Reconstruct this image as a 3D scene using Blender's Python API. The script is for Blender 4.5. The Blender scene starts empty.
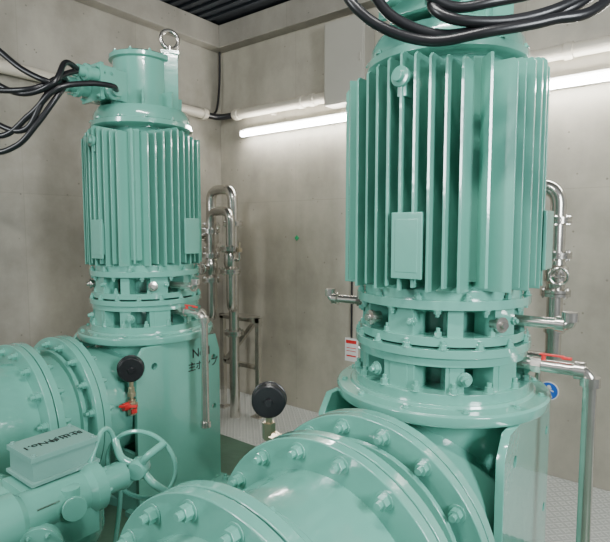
import bpy, math, random
from mathutils import Vector, Matrix
random.seed(3)
D=bpy.data; S=bpy.context.scene; COL=S.collection
pi=math.pi
# ---------------------------------------------------------------- materials
def newmat(name):
    m=D.materials.new(name); m.use_nodes=True
    n=m.node_tree.nodes; l=m.node_tree.links
    return m,n,l,n['Principled BSDF']
def simple(name,col,rough=.4,metal=0,noise=.0,nscale=8,bump=0,bscale=60,coat=0):
    m,n,l,b=newmat(name)
    b.inputs['Roughness'].default_value=rough; b.inputs['Metallic'].default_value=metal
    b.inputs['Coat Weight'].default_value=coat; b.inputs['Coat Roughness'].default_value=.04
    tc=n.new('ShaderNodeTexCoord'); t=n.new('ShaderNodeTexNoise'); t.inputs['Scale'].default_value=nscale
    t.inputs['Detail'].default_value=4
    l.new(tc.outputs['Object'],t.inputs['Vector'])
    mx=n.new('ShaderNodeMix'); mx.data_type='RGBA'
    c2=[max(0,c*(1-noise)) for c in col]; c1=[min(1,c*(1+noise*.6)) for c in col]
    mx.inputs[6].default_value=(*c1,1); mx.inputs[7].default_value=(*c2,1)
    l.new(t.outputs['Fac'],mx.inputs[0]); l.new(mx.outputs[2],b.inputs['Base Color'])
    if bump:
        t2=n.new('ShaderNodeTexNoise'); t2.inputs['Scale'].default_value=bscale
        l.new(tc.outputs['Object'],t2.inputs['Vector'])
        bp=n.new('ShaderNodeBump'); bp.inputs['Strength'].default_value=bump; bp.inputs['Distance'].default_value=.01
        l.new(t2.outputs['Fac'],bp.inputs['Height']); l.new(bp.outputs['Normal'],b.inputs['Normal'])
        l.new(bp.outputs['Normal'],b.inputs['Coat Normal'])
    return m
GREEN=simple('green_paint',(.150,.43,.345),.16,0,.12,5,.07,22,1.0)
GREEN2=simple('green_paint_floor',(.085,.17,.115),.35,0,.5,4,.15,25)
BLUEG=simple('blue_grey_enamel',(.18,.36,.31),.3,0,.08,6,.03,30)
STEEL=simple('stainless_steel',(.66,.63,.58),.22,.92,.25,14)
BLACK=simple('black_rubber',(.012,.012,.014),.32,0,.2,10)
RED=simple('red_plastic',(.65,.03,.03),.35,0,.1,10)
BRASS=simple('brass',(.60,.50,.36),.3,.9,.15,20)
PVC=simple('cream_conduit',(.56,.51,.42),.4,0,.08,10)
WHITE=simple('white_enamel',(.75,.75,.72),.35,0,.05,10)
GREYBOX=simple('grey_box_enamel',(.38,.36,.31),.45,0,.08,5)
BLUE=simple('sign_blue',(.01,.12,.55),.4,0,.05,10)
TAGG=simple('tag_green',(.02,.35,.14),.5,0,.05,10)
INK=simple('ink_black',(.01,.01,.01),.6,0,.05,10)
DIAL=simple('dial_white',(.8,.8,.78),.4,0,.03,10)
ORANGE=simple('label_orange',(.35,.16,.08),.5,0,.1,10)
DECK=simple('dark_roof_deck',(.010,.014,.020),.6,.0,.3,3)
def tube_mat():
    m,n,l,b=newmat('fluorescent_glow')
    b.inputs['Base Color'].default_value=(1,1,1,1)
    b.inputs['Emission Color'].default_value=(1,.99,.95,1); b.inputs['Emission Strength'].default_value=60
    return m
TUBE=tube_mat()
def concrete(name,c1,c2,axis):
    m,n,l,b=newmat(name); b.inputs['Roughness'].default_value=.52
    tc=n.new('ShaderNodeTexCoord')
    t=n.new('ShaderNodeTexNoise'); t.inputs['Scale'].default_value=1.5; t.inputs['Detail'].default_value=10; t.inputs['Roughness'].default_value=.66
    l.new(tc.outputs['Object'],t.inputs['Vector'])
    r=n.new('ShaderNodeValToRGB'); r.color_ramp.elements[0].position=.38; r.color_ramp.elements[1].position=.62
    r.color_ramp.elements[0].color=(*c2,1); r.color_ramp.elements[1].color=(*c1,1)
    l.new(t.outputs['Fac'],r.inputs['Fac'])
    mp=n.new('ShaderNodeMapping'); mp.inputs['Scale'].default_value=(4,4,1.5)
    l.new(tc.outputs['Object'],mp.inputs['Vector'])
    t3=n.new('ShaderNodeTexNoise'); t3.inputs['Scale'].default_value=1; t3.inputs['Detail'].default_value=8
    l.new(mp.outputs['Vector'],t3.inputs['Vector'])
    mr=n.new('ShaderNodeMapRange'); mr.inputs[1].default_value=.3; mr.inputs[2].default_value=.72; mr.inputs[3].default_value=.78; mr.inputs[4].default_value=1.08
    l.new(t3.outputs['Fac'],mr.inputs[0])
    mul=n.new('ShaderNodeMix'); mul.data_type='RGBA'; mul.blend_type='MULTIPLY'; mul.inputs[0].default_value=1
    l.new(r.outputs['Color'],mul.inputs[6]); l.new(mr.outputs[0],mul.inputs[7])
    sep=n.new('ShaderNodeSeparateXYZ'); l.new(tc.outputs['Object'],sep.inputs[0])
    cb=n.new('ShaderNodeCombineXYZ'); l.new(sep.outputs[axis],cb.inputs[0]); l.new(sep.outputs[2],cb.inputs[1])
    br=n.new('ShaderNodeTexBrick'); br.offset=0; br.inputs['Scale'].default_value=1
    br.inputs['Mortar Size'].default_value=.003; br.inputs['Brick Width'].default_value=.92; br.inputs['Row Height'].default_value=1.82
    br.inputs['Color1'].default_value=(1,1,1,1); br.inputs['Color2'].default_value=(.94,.94,.95,1); br.inputs['Mortar'].default_value=(.84,.84,.84,1)
    l.new(cb.outputs[0],br.inputs['Vector'])
    mul2=n.new('ShaderNodeMix'); mul2.data_type='RGBA'; mul2.blend_type='MULTIPLY'; mul2.inputs[0].default_value=.9
    l.new(mul.outputs[2],mul2.inputs[6]); l.new(br.outputs['Color'],mul2.inputs[7])
    v=n.new('ShaderNodeTexVoronoi'); v.inputs['Scale'].default_value=11; l.new(tc.outputs['Object'],v.inputs['Vector'])
    lt=n.new('ShaderNodeMath'); lt.operation='LESS_THAN'; lt.inputs[1].default_value=.07; l.new(v.outputs['Distance'],lt.inputs[0])
    mul3=n.new('ShaderNodeMix'); mul3.data_type='RGBA'; l.new(lt.outputs[0],mul3.inputs[0])
    l.new(mul2.outputs[2],mul3.inputs[6]); mul3.inputs[7].default_value=(c2[0]*.65,c2[1]*.65,c2[2]*.65,1)
    l.new(mul3.outputs[2],b.inputs['Base Color'])
    bp=n.new('ShaderNodeBump'); bp.inputs['Strength'].default_value=.35; bp.inputs['Distance'].default_value=.01
    l.new(t.outputs['Fac'],bp.inputs['Height']); l.new(bp.outputs['Normal'],b.inputs['Normal'])
    return m
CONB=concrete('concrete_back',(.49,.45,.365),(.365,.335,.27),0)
CONL=concrete('concrete_left',(.38,.355,.295),(.27,.25,.205),1)  # left wall: same concrete, colour lowered to put deeper shade into it
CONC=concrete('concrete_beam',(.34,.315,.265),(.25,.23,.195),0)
def checker():
    m,n,l,b=newmat('checker_plate'); b.inputs['Roughness'].default_value=.38; b.inputs['Metallic'].default_value=.35
    tc=n.new('ShaderNodeTexCoord')
    ch=n.new('ShaderNodeTexChecker'); ch.inputs['Scale'].default_value=28; l.new(tc.outputs['Object'],ch.inputs['Vector'])
    hs=[]
    for rz in (pi/4,-pi/4):
        mp=n.new('ShaderNodeMapping'); mp.inputs['Rotation'].default_value=(0,0,rz); mp.inputs['Scale'].default_value=(1,1,1)
        l.new(tc.outputs['Object'],mp.inputs['Vector'])
        w=n.new('ShaderNodeTexWave'); w.inputs['Scale'].default_value=12.6; w.inputs['Distortion'].default_value=0
        l.new(mp.outputs['Vector'],w.inputs['Vector']); hs.append(w)
    mx=n.new('ShaderNodeMix'); l.new(ch.outputs['Fac'],mx.inputs[0]); l.new(hs[0].outputs['Fac'],mx.inputs[2]); l.new(hs[1].outputs['Fac'],mx.inputs[3])
    gt=n.new('ShaderNodeMapRange'); gt.inputs[1].default_value=.55; gt.inputs[2].default_value=.8; l.new(mx.outputs[0],gt.inputs[0])
    bp=n.new('ShaderNodeBump'); bp.inputs['Strength'].default_value=.8; bp.inputs['Distance'].default_value=.004
    l.new(gt.outputs[0],bp.inputs['Height']); l.new(bp.outputs['Normal'],b.inputs['Normal'])
    c=n.new('ShaderNodeMix'); c.data_type='RGBA'; c.inputs[6].default_value=(.60,.62,.59,1); c.inputs[7].default_value=(.82,.83,.80,1)
    l.new(gt.outputs[0],c.inputs[0]); l.new(c.outputs[2],b.inputs['Base Color'])
    return m
CHECK=checker()
# ---------------------------------------------------------------- builder
def frame(axis,up=None):
    z=Vector(axis).normalized()
    u=Vector((0,0,1)) if abs(z.z)<.95 else Vector((1,0,0))
    if up: u=Vector(up)
    x=u.cross(z).normalized(); y=z.cross(x)
    return Matrix((x,y,z)).transposed()
class B:
    def __init__(s): s.v=[]; s.f=[]
    def add(s,vs,fs):
        o=len(s.v); s.v+= [Vector(p) for p in vs]; s.f+=[[i+o for i in f] for f in fs]; return s
    def box(s,c,d,R=None):
        c=Vector(c); vs=[]
        for z in(-1,1):
            for y in(-1,1):
                for x in(-1,1):
                    p=Vector((x*d[0]/2,y*d[1]/2,z*d[2]/2))
                    if R is not None: p=R@p
                    vs.append(c+p)
        return s.add(vs,[(0,2,3,1),(4,5,7,6),(0,1,5,4),(2,6,7,3),(0,4,6,2),(1,3,7,5)])
    def lathe(s,c,prof,axis=(0,0,1),n=56):
        M=frame(axis); c=Vector(c); vs=[];fs=[]
        for r,h in prof:
            for i in range(n):
                a=2*pi*i/n; vs.append(c+M@Vector((r*math.cos(a),r*math.sin(a),h)))
        m=len(prof)
        for j in range(m-1):
            for i in range(n):
                fs.append((j*n+i,j*n+(i+1)%n,(j+1)*n+(i+1)%n,(j+1)*n+i))
        fs.append(tuple(reversed(range(n)))); fs.append(tuple((m-1)*n+i for i in range(n)))
        return s.add(vs,fs)
    def ring(s,c,ri,ro,h0,h1,axis=(0,0,1),n=56):
        M=frame(axis); c=Vector(c); vs=[];fs=[]
        P=[(ri,h0),(ro,h0),(ro,h1),(ri,h1)]
        for r,h in P:
            for i in range(n):
                a=2*pi*i/n; vs.append(c+M@Vector((r*math.cos(a),r*math.sin(a),h)))
        for j in range(4):
            k=(j+1)%4
            for i in range(n): fs.append((j*n+i,j*n+(i+1)%n,k*n+(i+1)%n,k*n+i))
        return s.add(vs,fs)
    def cyl(s,c,r,h,axis=(0,0,1),n=32): return s.lathe(c,[(r,0),(r,h)],axis,n)
    def cyl2(s,a,b,r,n=24):
        a=Vector(a); b=Vector(b); return s.lathe(a,[(r,0),(r,(b-a).length)],b-a,n)
    def bolt(s,c,axis,r=.014,h=.014,stud=True):
        s.cyl(c,r*1.35,.003,axis,16)
        s.cyl(c,r,h,axis,6)
        if stud: s.cyl(c,r*.55,h*1.7,axis,10)
        return s
    def bolts(s,c,R,n,axis,r=.014,h=.014,ph=0,stud=True):
        M=frame(axis); c=Vector(c)
        for i in range(n):
            a=2*pi*(i+ph)/n; s.bolt(c+M@Vector((R*math.cos(a),R*math.sin(a),0)),axis,r,h,stud)
        return s
    def torus(s,c,R,r,axis=(0,0,1),n=40,m=12):
        M=frame(axis); c=Vector(c); vs=[];fs=[]
        for i in range(n):
            a=2*pi*i/n
            for j in range(m):
                b=2*pi*j/m; q=R+r*math.cos(b)
                vs.append(c+M@Vector((q*math.cos(a),q*math.sin(a),r*math.sin(b))))
        for i in range(n):
            for j in range(m):
                fs.append((i*m+j,((i+1)%n)*m+j,((i+1)%n)*m+(j+1)%m,i*m+(j+1)%m))
        return s.add(vs,fs)
    def tube(s,pts,r,fil=0.05,n=16,smooth=False):
        pts=[Vector(p) for p in pts]
        if smooth: path=catmull(pts,10)
        else:
            path=[pts[0]]
            for i in range(1,len(pts)-1):
                p=pts[i]; a=(pts[i-1]-p); b=(pts[i+1]-p)
                d=min(fil,a.length*.49,b.length*.49); A=p+a.normalized()*d; C=p+b.normalized()*d
                for k in range(9):
                    t=k/8; path.append(A*(1-t)**2+p*2*t*(1-t)+C*t*t)
            path.append(pts[-1])
        T=[]
        for i in range(len(path)):
            a=path[max(0,i-1)]; b=path[min(len(path)-1,i+1)]; T.append((b-a).normalized())
        u=Vector((0,0,1)) if abs(T[0].z)<.9 else Vector((1,0,0))
        u=(u-T[0]*u.dot(T[0])).normalized(); vs=[];fs=[]
        for p,t in zip(path,T):
            u=(u-t*u.dot(t)).normalized(); w=t.cross(u)
            for i in range(n):
                a=2*pi*i/n; vs.append(p+(u*math.cos(a)+w*math.sin(a))*r)
        m=len(path)
        for j in range(m-1):
            for i in range(n): fs.append((j*n+i,j*n+(i+1)%n,(j+1)*n+(i+1)%n,(j+1)*n+i))
        fs.append(tuple(reversed(range(n)))); fs.append(tuple((m-1)*n+i for i in range(n)))
        return s.add(vs,fs)
    def prism(s,poly,thick,M):
        n=len(poly); vs=[M@Vector((x,y,-thick/2)) for x,y in poly]+[M@Vector((x,y,thick/2)) for x,y in poly]
        fs=[tuple(reversed(range(n))),tuple(range(n,2*n))]+[(i,(i+1)%n,(i+1)%n+n,i+n) for i in range(n)]
        return s.add(vs,fs)
    def done(s,name,mat,parent=None,bevel=0,loc=(0,0,0)):
        me=D.meshes.new(name); me.from_pydata([tuple(v) for v in s.v],[],s.f); me.materials.append(mat)
        import bmesh
        bm=bmesh.new(); bm.from_mesh(me); bmesh.ops.recalc_face_normals(bm,faces=bm.faces); bm.to_mesh(me); bm.free()
        for p in me.polygons: p.use_smooth=True
        me.set_sharp_from_angle(angle=math.radians(35))
        o=D.objects.new(name,me); COL.objects.link(o); o.location=loc
        if parent: o.parent=parent
        if bevel:
            b=o.modifiers.new('bevel','BEVEL'); b.width=bevel; b.segments=2; b.limit_method='ANGLE'; b.angle_limit=math.radians(40); b.harden_normals=True
        return o
def catmull(p,k):
    q=[p[0]*2-p[1]]+p+[p[-1]*2-p[-2]]; out=[]
    for i in range(1,len(q)-2):
        a,b,c,d=q[i-1],q[i],q[i+1],q[i+2]
        for j in range(k):
            t=j/k; out.append(.5*((2*b)+(c-a)*t+(2*a-5*b+4*c-d)*t*t+(3*b-a-3*c+d)*t**3))
    out.append(p[-1]); return out
def empty(name,loc=(0,0,0)):
    o=D.objects.new(name,None); o.empty_display_size=.1; COL.objects.link(o); o.location=loc; return o
def plate(name,outline,holes,thick,M,mat,parent):
    cu=D.curves.new(name,'CURVE'); cu.dimensions='2D'; cu.fill_mode='BOTH'; cu.extrude=thick/2; cu.bevel_depth=.002
    def sp(pts):
        s=cu.splines.new('POLY'); s.points.add(len(pts)-1)
        for i,p in enumerate(pts): s.points[i].co=(p[0],p[1],0,1)
        s.use_cyclic_u=True
    sp(outline)
    for cx,cy,r in holes: sp([(cx+r*math.cos(2*pi*i/24),cy+r*math.sin(2*pi*i/24)) for i in range(24)])
    cu.materials.append(mat); o=D.objects.new(name,cu); COL.objects.link(o); o.parent=parent; o.matrix_local=M; return o
def text(name,body,size,loc,axis,up,mat,parent,rot=0,ext=.0006,off=.0008):
    cu=D.curves.new(name,'FONT'); cu.body=body; cu.size=size; cu.extrude=ext; cu.align_x='CENTER'; cu.align_y='CENTER'; cu.offset=off
    cu.materials.append(mat); o=D.objects.new(name,cu); COL.objects.link(o)
    M=frame(axis,up).to_4x4()@Matrix.Rotation(rot,4,'Z'); M.translation=Vector(loc); 
    if parent: o.parent=parent
    o.matrix_local=M; return o
# ---------------------------------------------------------------- room  (origin = far corner on floor, x along back wall, -y toward viewer)
LX=6.2; LY=-6.0
B().box((LX/2,.1,1.75),(LX+.4,.2,3.5)).done('wall_back',CONB)
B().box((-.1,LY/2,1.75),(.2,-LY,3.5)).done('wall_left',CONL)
B().box((LX/2,LY/2,-.05),(LX,-LY,.1)).done('floor',CHECK)
B().box((LX/2,-3.45,.0225),(LX,5.1,.045)).done('floor_plinth',GREEN2,bevel=.004)
c=B()
for i in range(58): c.box((LX/2,-.25-i*.1,3.44),(LX,.04,.025))
c.box((LX/2,LY/2,3.49),(LX+.4,-LY+.4,.08)).done('ceiling',DECK)
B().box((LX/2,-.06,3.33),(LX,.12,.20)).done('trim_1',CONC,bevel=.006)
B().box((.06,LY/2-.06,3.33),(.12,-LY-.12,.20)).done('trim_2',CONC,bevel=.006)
# ---------------------------------------------------------------- pump with motor
def pump(name,x,y,zt,label=None,R=.345):
    P=empty(name,(x,y,0))
    zb=1.375; rc=R-.125
    b=B()
    b.lathe((0,0,0),[(rc-.007,zb-.02),(rc,zb),(rc,zt+.01),(rc-.007,zt+.02)])
    sp=R*.132
    for k in range(4):
        Rz=Matrix.Rotation(k*pi/2,3,'Z')
        for i in range(-4,5):
            o=i*sp
            r0=max(math.sqrt(rc**2-o*o)-.02,abs(o)); r1=math.sqrt(R*R-o*o)+ (.012 if abs(i)==4 else 0)
            top=zt-.010*abs(i)-.005; bot=zb+(.012 if i%2 else .0)
            poly=[(r0,bot),(r1,bot),(r1,top-.012),(r1-.012,top),(r0,top)]
            M=(Rz.to_4x4())@Matrix.Translation((0,o,0))@Matrix.Rotation(pi/2,4,'X')
            b.prism(poly,.009,M)
        M=Matrix.Rotation(k*pi/2+pi/4,4,'Z')
        b.box(M@Vector((R*.70,0,(zb+zt)/2)),(.10,.06,zt-zb-.06),M.to_3x3())
        b.box(M@Vector((R-.040,0,(zb+zt)/2-.01)),(.095,.010,zt-zb-.05),M.to_3x3())
    b.done('motor_cooling_fins',GREEN,P,.0012)
    b=B()
    b.box((.03,-R-.003,zb+.145),(.105,.012,.21)).box((.03,-R+.02,zb+.145),(.08,.06,.17))
    b.box((R+.002,.08,zb+.16),(.012,.10,.2)).box((R-.02,.08,zb+.16),(.04,.08,.17))
    b.done('nameplate_pad',GREEN,P,.003)
    zh=zt-.035
    b=B()
    b.lathe((0,0,0),[(.265,zt),(.282,zt+.01),(.282,zt+.035),(.268,zt+.04),(.268,zt+.075),(.25,zt+.11),(.18,zt+.12)])
    b.lathe((0,0,0),[(.175,zh+.14),(.158,zh+.16),(.156,zh+.42),(.175,zh+.425),(.175,zh+.448),(.165,zh+.455),(.10,zh+.475)],n=48)
    b.bolts((0,0,zh+.448),.163,10,(0,0,1),.010,.011)
    b.bolts((0,0,zt+.036),.275,12,(0,0,1),.009,.009)
    for a in range(8):
        an=a*pi/4+.2; M=Matrix.Rotation(an,3,'Z')
        b.box(M@Vector((.185,0,zh+.19)),(.08,.012,.10),M)
    M=Matrix.Rotation(-.65,3,'Z')
    b.box((.135,.10,zh+.29),(.085,.085,.36),M).box((.135,.10,zh+.475),(.10,.10,.02),M)
    b.done('motor_top_housing',GREEN,P,.004)
    b=B().torus((.135,.10,zh+.555),.05,.012,(.9,-.3,0)).cyl((.135,.10,zh+.48),.018,.035).cyl((.135,.10,zh+.48),.032,.012)
    b.done('lifting_eye',STEEL,P)
    zz=zh+.25
    b=B()
    b.box((0,-.18,zz),(.14,.12,.16))
    b.box((-.01,-.25,zz),(.17,.09,.17)); b.box((-.01,-.295,zz),(.19,.02,.19))
    b.lathe((-.05,-.30,zz-.02),[(.046,0),(.046,.05),(.058,.052),(.058,.072),(.04,.075),(.04,.12)],(0,-1,0),24)
    b.lathe((.045,-.30,zz+.035),[(.034,0),(.034,.05),(.043,.052),(.043,.07),(.03,.073),(.03,.11)],(0,-1,0),24)
    b.lathe((.07,-.25,zz-.05),[(.035,0),(.035,.03),(.045,.032),(.045,.05),(.03,.055),(.03,.08)],(1,0,0),24)
    for sx in(-.088,.068):
        for sz in(-.075,.075): b.bolt((sx,-.305,zz+sz),(0,-1,0),.009,.01)
    for sx in(-.06,0.03):
        for sz in(-.05,.05): b.bolt((.075,-.25+sx*.5,zz+sz),(1,0,0),.008,.01)
    b.bolts((-.05,-.35,zz-.02),.05,6,(0,-1,0),.006,.03)
    b.done('terminal_box',GREEN,P,.004)
    b=B().lathe((.0,-R+.02,zt-.085),[(.026,-.05),(.026,.01),(.032,.012),(.032,.026),(.018,.028),(.018,.042)],(-.1,-1,0),20)
    b.box((.0,-R+.03,zt-.12),(.03,.05,.05)).done('drain_plug',GREEN,P,.002)
    # adapter/lantern
    b=B()
    b.lathe((0,0,0),[(.26,1.30),(.285,1.31),(.285,1.375),(.26,1.385)])
    b.ring((0,0,0),.20,.312,1.315,1.345)
    b.ring((0,0,0),.20,.300,1.195,1.225)
    b.ring((0,0,0),.20,.316,1.160,1.188)
    b.ring((0,0,0),.20,.305,1.130,1.158)
    for a in range(10):
        an=a*2*pi/10+.25; M=Matrix.Rotation(an,3,'Z')
        w=.095 if a%2 else .05
        b.box(M@Vector((.245,0,1.265)),(.085,w,.115),M)
        b.box(M@Vector((.252,0,1.08)),(.085,w*1.2,.115),M)
        b.box(M@Vector((.287,0,1.085)),(.02,w*.7,.10),M)
    b.lathe((0,0,0),[(.175,1.0),(.175,1.32)],n=40)
    b.ring((0,0,0),.17,.318,1.012,1.045)
    b.bolts((0,0,1.345),.298,12,(0,0,1),.012,.014,.3)
    b.bolts((0,0,1.188),.302,16,(0,0,1),.013,.016,.1)
    b.bolts((0,0,1.045),.303,16,(0,0,1),.015,.020,.4)
    b.bolts((0,0,1.315),.298,12,(0,0,-1),.012,.014,.3)
    b.bolts((0,0,1.225),.287,10,(0,0,1),.012,.018,.6)
    for a in range(6):
        an=a*pi/3-.9; d=Vector((math.cos(an),math.sin(an),0))
        b.bolt(d*.298+Vector((0,0,1.09)),d,.018,.018)
    for a in range(5):
        an=a*2*pi/5-1.5; d=Vector((math.cos(an),math.sin(an),0))
        b.bolt(d*.285+Vector((0,0,1.27)),d,.014,.014)
    b.done('motor_stool',GREEN,P,.003)
    b=B()
    for an in(-2.05,-.5):
        d=Vector((math.cos(an),math.sin(an),0)); b.lathe(d*.27+Vector((0,0,1.265)),[(.02,0),(.02,.03),(.026,.031),(.026,.04),(.012,.042),(.012,.055)],d,16)
    b.done('grease_fittings',STEEL,P)
    # base disc + casing
    b=B()
    b.lathe((0,0,0),[(.365,.955),(.382,.962),(.386,.97),(.386,.995),(.380,1.002),(.335,1.004),(.33,1.014),(.2,1.016)],n=72)
    b.bolts((0,0,1.003),.356,12,(0,0,1),.010,.010,.2,False)
    b.lathe((0,0,0),[(.27,.12),(.27,.30),(.285,.42),(.295,.62),(.30,.82),(.30,.90),(.30,.96)])
    b.lathe((0,.04,.635),[(.295,.0),(.295,.25),(.295,.40),(.295,.53)],(0,-1,0))
    b.ring((0,0,.635),.24,.385,.485,.519,(0,-1,0),72)
    b.lathe((0,0,0),[(.32,.03),(.32,.09),(.28,.11),(.26,.2)])
    b.done('pump_casing',GREEN,P,.004)
    out=[(-.31,.05),(.26,.05),(.26,.86),(.23,.955),(-.26,.955),(-.31,.89)]
    for sx,nm in((.325,'pedestal_plate_1'),(-.325,'pedestal_plate_2')):
        M=Matrix(((0,0,1,sx),(1,0,0,0),(0,1,0,0),(0,0,0,1)))
        plate(nm,out,[(.215,.82,.018),(-.20,.85,.020),(.215,.52,.018)],.022,M,GREEN,P)
    b=B()
    for sx in(-1,1):
        b.box((sx*.34,-.02,.06),(.22,.62,.03))
        for yy in(-.28,-.1,.14,.24): b.bolt((sx*.40,yy,.075),(0,0,1),.018,.02)
    for yy in(-.29,.25): b.box((0,yy,.22),(.63,.02,.34))
    b.done('pedestal_feet',GREEN,P,.003)
    # drain piping
    b=B(); zd=1.118
    b.tube([(.22,0,zd),(.505,0,zd),(.505,0,.50)],.021,.04)
    b.cyl2((.46,0,zd),(.49,0,zd),.030).cyl2((.505,0,zd-.015),(.505,0,zd-.045),.030).cyl2((.33,0,zd),(.36,0,zd),.028,6)
    b.tube([(.24,0,1.262),(.44,0,1.262),(.44,0,1.30)],.019,.03).cyl2((.40,0,1.262),(.425,0,1.262),.027).cyl2((.44,0,1.275),(.44,0,1.305),.026)
    b.tube([(-.24,0,1.275),(-.50,0,1.275),(-.50,0,1.31)],.017,.03).cyl2((-.46,0,1.275),(-.485,0,1.275),.025).cyl2((-.50,0,1.285),(-.50,0,1.315),.024)
    b.cyl2((-.34,0,1.275),(-.36,0,1.275),.024,6)
    b.cyl2((.505,0,.5),(.505,0,.53),.028)
    b.done('drain_piping',STEEL,P)
    B().box((.39,0,zd+.038),(.075,.014,.006)).cyl((.365,0,zd+.01),.007,.03,n=10).box((.435,0,zd+.034),(.03,.016,.008)).done('valve_lever',RED,P,.002)
    if label:
        text('label_text_1','No.1',.070,(.3385,.125,.865),(1,0,0),(0,0,1),INK,P)
        text('label_text_2','主ポンプ',.056,(.3385,.135,.790),(1,0,0),(0,0,1),INK,P)
    return P
PA=pump('vertical_pump',2.93,-1.65,2.13)
PB=pump('vertical_pump.001',1.10,-1.65,2.13,label=True,R=.318)
# ---------------------------------------------------------------- discharge pipes
def dpipe(name,x,z=.635):
    P=empty(name,(x,0,0)); b=B(); ax=(0,-1,0); F=.385
    y0=2.172
    b.lathe((0,0,z),[(.295,y0),(.295,y0+.20),(.30,y0+.26),(.30,y0+.48),(.295,y0+.54),(.295,3.75)],ax,72)
    for f in(y0,y0+.18,y0+.218,y0+.55,y0+.588): b.ring((0,0,z),.25,F,f,f+.034,ax,80)
    b.ring((0,0,z),.25,.325,y0+.05,y0+.07,ax,72)
    b.ring((0,0,z),.25,.325,y0+.48,y0+.53,ax,72)
    b.done('pipe_barrel',GREEN,P,.004)
    b=B()
    for f in(y0+.034,y0+.252,y0+.622): b.bolts((0,-f,z),F-.036,16,(0,-1,0),.018,.022,.5)
    for f in(y0+.18,y0+.55,y0-.036): b.bolts((0,-f,z),F-.036,16,(0,1,0),.018,.022,.5)
    b.done('flange_bolts',GREEN,P,.0015)
    return P
DA=dpipe('discharge_pipe',2.93)
DB=dpipe('discharge_pipe.001',1.10)
B().box((.0,-3.02,.635+.298),(.10,.07,.004)).done('pipe_label',ORANGE,DA)
# ---------------------------------------------------------------- pressure gauges
def gauge(name,loc,r,base,face,stem_red=False,tap=None):
    P=empty(name,loc); b=B(); f=Vector(face).normalized()
    b.lathe(-f*.018,[(r*.9,0),(r,.006),(r,.034),(r*1.06,.036),(r*1.06,.044),(r*.97,.046)],f,40)
    b.lathe(-f*.018,[(r*.25,0),(r*.22,-.012)],f,20)
    b.done('gauge_case',BLACK,P,.001)
    B().lathe(f*.0285,[(r*.9,0),(r*.9,.001)],f,40).done('gauge_dial',DIAL,P)
    base=Vector(base)-Vector(loc)
    b=B()
    b.cyl2((0,0,-r),(0,0,-r-.03),.012,6)
    b.cyl2((0,0,-r-.03),(0,0,-r-.06),.016,12).cyl2((0,0,-r-.055),(0,0,-r-.075),.022,6)
    if stem_red:
        b.tube([(0,0,-r-.05),(0,0,base.z),tuple(base)],.010,.02)
        b.cyl2((0,0,base.z+.05),(0,0,base.z-.03),.02,12).box((0,0,base.z+.02),(.05,.04,.03))
    else:
        t=Vector(tap)-Vector(loc)
        b.tube([(0,0,-r-.07),tuple(base),tuple(t)],.012,.02)
        b.cyl2((0,0,base.z+.045),(0,0,base.z-.015),.024,6)
        b.cyl2(base,base+(t-base)*.3,.019,6)
    b.done('gauge_stem',BRASS,P)
    if stem_red:
        B().box((.03,-.04,base.z+.03),(.09,.014,.012),Matrix.Rotation(.7,3,'Z')).box((0,0,base.z-.005),(.05,.03,.03)).cyl2((0,-.02,base.z+.02),(.0,-.05,base.z+.02),.02).done('valve_handle',RED,P,.002)
    return P
gauge('pressure_gauge',(2.485,-2.12,.955),.061,(2.485,-2.12,.83),(-.6,.8,0),tap=(2.70,-2.08,.79))
gauge('pressure_gauge.001',(1.435,-1.99,.865),.064,(1.36,-1.99,.66),(-.83,.55,0),True)
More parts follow.
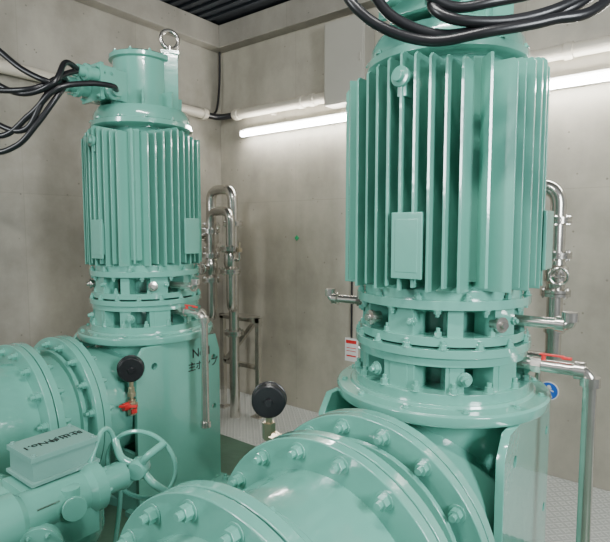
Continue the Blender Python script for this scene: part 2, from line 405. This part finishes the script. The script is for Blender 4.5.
# ---------------------------------------------------------------- valve actuator
def actuator():
    P=empty('valve_actuator',(1.98,-2.64,.075)); b=B()
    b.lathe((-.02,.02,0),[(.05,.30),(.06,.36),(.12,.40),(.135,.44),(.135,.58),(.12,.60),(.06,.61)],n=40)
    b.bolts((-.02,.02,.60),.115,8,(0,0,1),.010,.012)
    b.lathe((.07,-.30,.60),[(.06,0),(.085,.02),(.085,.12),(.07,.14),(.07,.34),(.085,.36),(.085,.40),(.05,.41),(.05,.50)],(0,1,0),32)
    b.bolts((.07,.10,.60),.07,6,(0,1,0),.009,.01); b.bolts((.07,-.28,.60),.075,6,(0,-1,0),.009,.01)
    b.box((.0,-.06,.55),(.26,.26,.16)); b.box((-.01,-.04,.64),(.18,.20,.05))
    b.lathe((-.05,-.12,.55),[(.09,0),(.09,.12),(.10,.125),(.10,.145),(.085,.15),(.085,.34),(.06,.36)],(-1,-.2,0),32)
    for i in range(10):
        a=2*pi*i/10; b.box(Vector((-.30,-.17,.55))+Vector((0,.088*math.cos(a),.088*math.sin(a))),(.16,.008,.02),Matrix.Rotation(a,3,'X'))
    b.box((-.02,.02,.16),(.16,.16,.34)); b.box((-.02,.02,-.013),(.26,.26,.03))
    b.lathe((.13,-.12,.53),[(.055,0),(.055,.04),(.07,.042),(.07,.06),(.03,.065)],(.8,-.6,0),24)
    b.bolts((.13+.06*.8,-.12-.06*.6,.53),.052,6,(.8,-.6,0),.007,.008)
    b.lathe((.12,-.02,.60),[(.03,0),(.03,.04),(.038,.042),(.038,.055)],(1,-.3,.1),20)
    b.done('gear_housing',GREEN,P,.004)
    b=B().box((-.03,-.0,.715),(.17,.215,.08)).box((-.03,-.0,.76),(.182,.228,.018)); b.box((-.03,-.0,.68),(.19,.235,.012))
    for sx in(-.108,.048):
        for sy in(-.10,.10): b.bolt((sx,sy,.769),(0,0,1),.007,.008,False)
    b.done('switch_box',BLUEG,P,.006)
    text('box_label','吐出弁No.1',.040,(-.03,-.0,.7705),(0,0,1),(-1,0,0),INK,P,rot=pi,off=.0002)
    B().box((.11,-.10,.633),(.05,.07,.004)).done('nameplate',STEEL,P)
    c=Vector((.10,.26,.62)); b=B(); ax=Vector((-.55,1,.1)).normalized(); M=frame(ax)
    b.torus(c,.135,.0085,ax,48,10); b.lathe(c-ax*.05,[(.032,0),(.038,.01),(.038,.05),(.022,.075)],ax,20)
    def q(a,r,h): return c+M@Vector((r*math.cos(a),r*math.sin(a),h))
    for k in range(4):
        a=k*pi/2+.65
        b.tube([q(a,.02,-.02),q(a,.07,-.035),q(a+.1,.11,-.02),q(a+.15,.140,0)],.0145,smooth=True)
    b.cyl2((.07,.15,.60),c,.018)
    b.done('handwheel',GREEN,P)
    B().lathe((.115,-.02,.625),[(.03,0),(.03,.03),(.02,.035)],n=20).done('position_indicator',GREEN,P)
    B().tube([(.06,.08,.68),(.03,.15,.77),(.02,.20,.72),(.02,.22,.50),(.03,.16,.2),(.04,.1,.0)],.009,smooth=True).done('signal_cable',GREEN,P)
    return P
actuator()
# ---------------------------------------------------------------- stainless pipework
def flg(b,c,r=.075,t=.015):
    c=Vector(c); b.cyl((c.x,c.y,c.z-t-.0015),r,t,n=32); b.cyl((c.x,c.y,c.z+.0015),r,t,n=32)
    b.bolts((c.x,c.y,c.z+t),r*.82,6,(0,0,1),.007,.009); b.bolts((c.x,c.y,c.z-t),r*.82,6,(0,0,-1),.007,.009)
def valve(b,x,y,z,r=.06,wheel=None):
    b.lathe((x,y,z),[(.043,-.09),(.048,-.05),(r,-.035),(r,.035),(.048,.05),(.043,.09)],n=28); flg(b,(x,y,z+.10)); flg(b,(x,y,z-.10))
    if wheel:
        w=Vector(wheel); c=Vector((x,y,z)); b.cyl2(c,c+w*.10,.022); b.cyl2(c+w*.09,c+w*.15,.010,12); b.torus(c+w*.145,.042,.007,w,28,8)
        s=w.cross(Vector((0,0,1))).normalized(); b.cyl2(c+w*.145-s*.04,c+w*.145+s*.04,.005,8); b.cyl2(c+w*.145-Vector((0,0,.04)),c+w*.145+Vector((0,0,.04)),.005,8)
P=empty('stainless_pipework',(3.09,-.5,0)); b=B()
b.tube([(0,0,.88),(0,0,1.80),(-.30,0,1.80),(-.30,0,1.0)],.040,.10)
valve(b,0,0,1.335,.062,(.3,-1,0)); flg(b,(0,0,1.62),.068)
b.cyl2((0,0,1.02),(0,0,1.06),.050)
b.tube([(0,0,1.0),(0,0,.87),(-.30,0,.87),(-.30,0,0)],.036,.06)
b.tube([(-.07,.0,.0),(-.07,.0,.86)],.016)
b.done('pipe_run',STEEL,P)
P=empty('stainless_pipework.001',(.40,-.5,0)); b=B()
b.tube([(0,0,.9),(0,0,1.90),(.26,0,1.90),(.26,0,0.0)],.042,.10)
b.tube([(.10,-.10,1.0),(.10,-.10,1.72),(.33,-.10,1.72),(.33,-.10,.95),(.26,0,.92)],.036,.09)
valve(b,0,0,1.50,.060,(-.2,-1,0)); flg(b,(0,0,1.22),.082); valve(b,.10,-.10,1.26,.058,(.3,-1,0)); flg(b,(.33,-.10,1.42),.082); flg(b,(.26,0,1.62),.082); flg(b,(.33,-.10,1.24),.082); flg(b,(.10,-.10,1.56),.075); flg(b,(.26,0,.72),.082)
b.tube([(0,0,.95),(0,0,.86),(.10,-.10,.84),(.10,-.10,1.05)],.038,.05)
b.lathe((.33,-.10,1.33),[(.04,-.07),(.055,-.03),(.055,.03),(.04,.07)],n=24)
b.tube([(.33,-.10,1.33),(.43,-.10,1.33),(.43,-.10,1.40)],.012,.02)
b.done('pipe_run',STEEL,P)
B().box((.43,-.10,1.41),(.03,.03,.03)).cyl((.43,-.10,1.42),.008,.05,n=12).done('valve_knobs',BRASS,P)
P=empty('pipe_support_frame',(.40,-.38,0)); b=B()
for xx in(.0,.42): b.box((xx,0,.42),(.04,.04,.84))
b.box((.21,0,.82),(.48,.04,.04)).box((.21,.0,.42),(.40,.035,.035))
b.box((.21,-.0,.62),(.035,.035,.54),Matrix.Rotation(.75,3,'Y')); b.box((.2,0,.84),(.34,.16,.008))
for xx in(.0,.42): b.box((xx,0,.005),(.1,.1,.01))
b.done('frame_members',STEEL,P,.001)
# ---------------------------------------------------------------- wall services
zc=2.62
P=empty('cable_conduit'); b=B()
b.cyl2((.24,-.06,zc),(1.31,-.06,zc),.042).cyl2((1.69,-.06,zc),(5.6,-.06,zc),.042)
for xx in(.26,1.0,1.12,2.1,3.0,3.9,4.8): b.cyl2((xx,-.06,zc),(xx+.05,-.06,zc),.050)
for xx in(.7,1.9,2.6,3.5): b.box((xx,-.03,zc),(.03,.06,.11))
b.done('conduit_runs',PVC,P,.002)
P=empty('cable_conduit.001'); b=B()
b.cyl2((.06,-3.6,zc),(.06,-1.25,zc),.042).cyl2((.06,-.75,zc),(.06,-.24,zc),.042)
for yy in(-3.0,-2.1,-1.3,-.75,-.29): b.cyl2((.06,yy,zc),(.06,yy+.05,zc),.050)
b.done('conduit_runs',PVC,P,.002)
b=B()
b.tube([(.06,-.25,zc),(.10,-.12,zc-.01),(.25,-.06,zc)],.028,smooth=True)
b.tube([(.06,-1.25,zc),(.08,-1.0,zc-.03),(.06,-.75,zc)],.025,smooth=True)
b.tube([(.05,-.25,zc),(.04,-.10,zc+.05),(.04,-.05,zc+.3),(.04,-.04,3.23)],.010,smooth=True)
b.done('flexible_conduit',BLACK,P)
def lamp(name,x0):
    P=empty(name,(x0,0,2.45))
    B().box((.62,-.027,.0),(1.27,.058,.065)).box((.0,-.066,-.012),(.022,.06,.055)).box((1.24,-.066,-.012),(.022,.06,.055)).done('lamp_body',WHITE,P,.003)
    B().cyl2((.012,-.082,-.018),(1.228,-.082,-.018),.024,20).done('lamp_tube',TUBE,P)
lamp('fluorescent_light',.35); lamp('fluorescent_light.001',2.70)
P=empty('junction_box',(1.50,-.075,2.84)); B().box((0,0,0),(.36,.15,.62)).box((0,-.078,0),(.34,.008,.60)).box((.15,-.085,0),(.015,.012,.06)).done('box_body',GREYBOX,P,.004)
B().cyl2((.0,0,-.31),(.0,0,-.36),.025).cyl2((.11,0,-.31),(.11,0,-.35),.02).done('box_glands',BLACK,P)
P=empty('safety_sign',(2.975,-.004,.55)); f=(0,-1,0)
B().cyl((0,.004,0),.06,.006,f,40).done('sign_rim',WHITE,P)
B().cyl((0,-.0021,0),.054,.001,f,40).done('sign_disc',BLUE,P)
b=B().cyl((.002,-.0032,.028),.011,.001,f,20)
b.box((0,-.0038,.0),(.014,.001,.034),Matrix.Rotation(.15,3,'Y')).box((-.012,-.0038,-.024),(.009,.001,.036),Matrix.Rotation(.5,3,'Y')).box((.012,-.0038,-.024),(.009,.001,.036),Matrix.Rotation(-.4,3,'Y')).box((.015,-.0038,.006),(.03,.001,.008),Matrix.Rotation(.4,3,'Y'))
b.box((-.002,-.0038,.018),(.04,.001,.006))
b.done('sign_pictogram',WHITE,P)
P=empty('inspection_tag',(1.495,-.003,.60)); B().box((0,0,0),(.12,.006,.19)).done('tag_card',WHITE,P)
B().box((0,-.004,.065),(.10,.001,.028)).box((0,-.004,-.05),(.09,.001,.012)).box((0,-.004,.015),(.09,.001,.006)).box((0,-.004,-.01),(.09,.001,.006)).done('tag_print',RED,P)
B().box((.93,-.002,1.50),(.035,.004,.035),Matrix.Rotation(pi/4,3,'Y')).done('wall_marker',TAGG)
P=empty('sensor_conduit'); B().tube([(1.50,-.012,1.6),(1.50,-.012,.70)],.008).tube([(2.70,-.02,0),(2.70,-.02,1.1),(2.62,-.02,1.35)],.014,.08).done('conduit',BLACK,P)
# ---------------------------------------------------------------- power cables
def cables(name,px,py,paths,r):
    P=empty(name,(px,py,0)); b=B()
    for p in paths: b.tube(p,r,smooth=True,n=12)
    b.done('cable_strands',BLACK,P)
E1=(-.05,-.41,2.325); E2=(.045,-.40,2.38); E3=(.14,-.25,2.295)
cables('power_cables',1.10,-1.65,[
 [E1,(.0,-.47,2.32),(.10,-.567,2.27),(0,-.657,2.33),(-.117,-.747,2.45),(-.35,-.95,2.7)],
 [E1,(.05,-.50,2.32),(.04,-.63,2.24),(-.117,-.747,2.235),(-.30,-.88,2.28),(-.6,-1.05,2.5)],
 [E2,(.08,-.52,2.31),(.07,-.60,2.187),(0,-.657,2.05),(-.117,-.747,2.085),(-.35,-.93,2.3),(-.6,-1.2,2.6)],
 [E1,(.10,-.52,2.25),(.05,-.62,2.08),(-.03,-.69,1.97),(-.15,-.78,1.95),(-.4,-.95,2.1),(-.7,-1.2,2.5)],
 [E3,(.18,-.30,2.30),(.16,-.42,2.29),(.12,-.56,2.24),(.02,-.64,2.12),(-.117,-.747,2.02),(-.4,-.93,2.2)],
 [E2,(.10,-.50,2.38),(.13,-.58,2.26),(-.02,-.67,2.22),(-.17,-.79,2.33),(-.4,-.95,2.6)],
],.014)
cables('power_cables.001',2.93,-1.65,[
 [E1,(.0,-.56,2.27),(.055,-.53,2.16),(.156,-.454,2.105),(.27,-.40,2.105),(.40,-.30,2.14),(.50,-.2,2.21),(.62,.1,2.5),(.7,.8,2.9)],
 [E1,(-.05,-.58,2.23),(.03,-.56,2.13),(.15,-.48,2.08),(.29,-.42,2.09),(.42,-.32,2.12),(.53,-.2,2.18),(.66,.1,2.5),(.74,.8,2.9)],
 [E2,(.08,-.54,2.31),(.13,-.50,2.22),(.20,-.44,2.17),(.29,-.38,2.18),(.40,-.27,2.22),(.46,-.2,2.27),(.55,.1,2.6),(.68,.8,3.0)],
 [E3,(.20,-.36,2.27),(.15,-.46,2.19),(.21,-.46,2.13),(.33,-.37,2.125),(.45,-.27,2.17),(.56,-.1,2.3),(.70,.5,2.7)],
],.0145)
# ---------------------------------------------------------------- lights
def area(name,loc,tgt,size,e,col):
    L=D.lights.new(name,'AREA'); L.shape='RECTANGLE'; L.size=size[0]; L.size_y=size[1]; L.energy=e; L.color=col
    o=D.objects.new(name,L); COL.objects.link(o); o.location=loc
    o.rotation_euler=(Vector(tgt)-Vector(loc)).to_track_quat('-Z','Y').to_euler(); return o
area('window_light_right',(6.0,-3.0,2.3),(2,-1.2,1.5),(.7,1.2),150,(.92,.97,1))
area('window_light_front',(1.4,-5.8,2.6),(2.4,-1.5,1.5),(.6,1.2),95,(.93,.98,1))
area('ceiling_light',(3.2,-3.0,3.38),(2.2,-1.4,0.6),(1.2,.10),55,(1,.99,.95))
w=D.worlds.new('world'); S.world=w; w.use_nodes=True
w.node_tree.nodes['Background'].inputs[0].default_value=(.90,.97,1,1); w.node_tree.nodes['Background'].inputs[1].default_value=.24
# ---------------------------------------------------------------- camera
cam=D.cameras.new('camera'); cam.sensor_width=36; cam.sensor_fit='HORIZONTAL'; cam.lens=36*512/610
co=D.objects.new('camera',cam); COL.objects.link(co); co.location=(3.69,-3.47,1.57)
co.rotation_euler=(math.radians(90-4.6),0,math.radians(37.6)); S.camera=co
cam.clip_start=.02
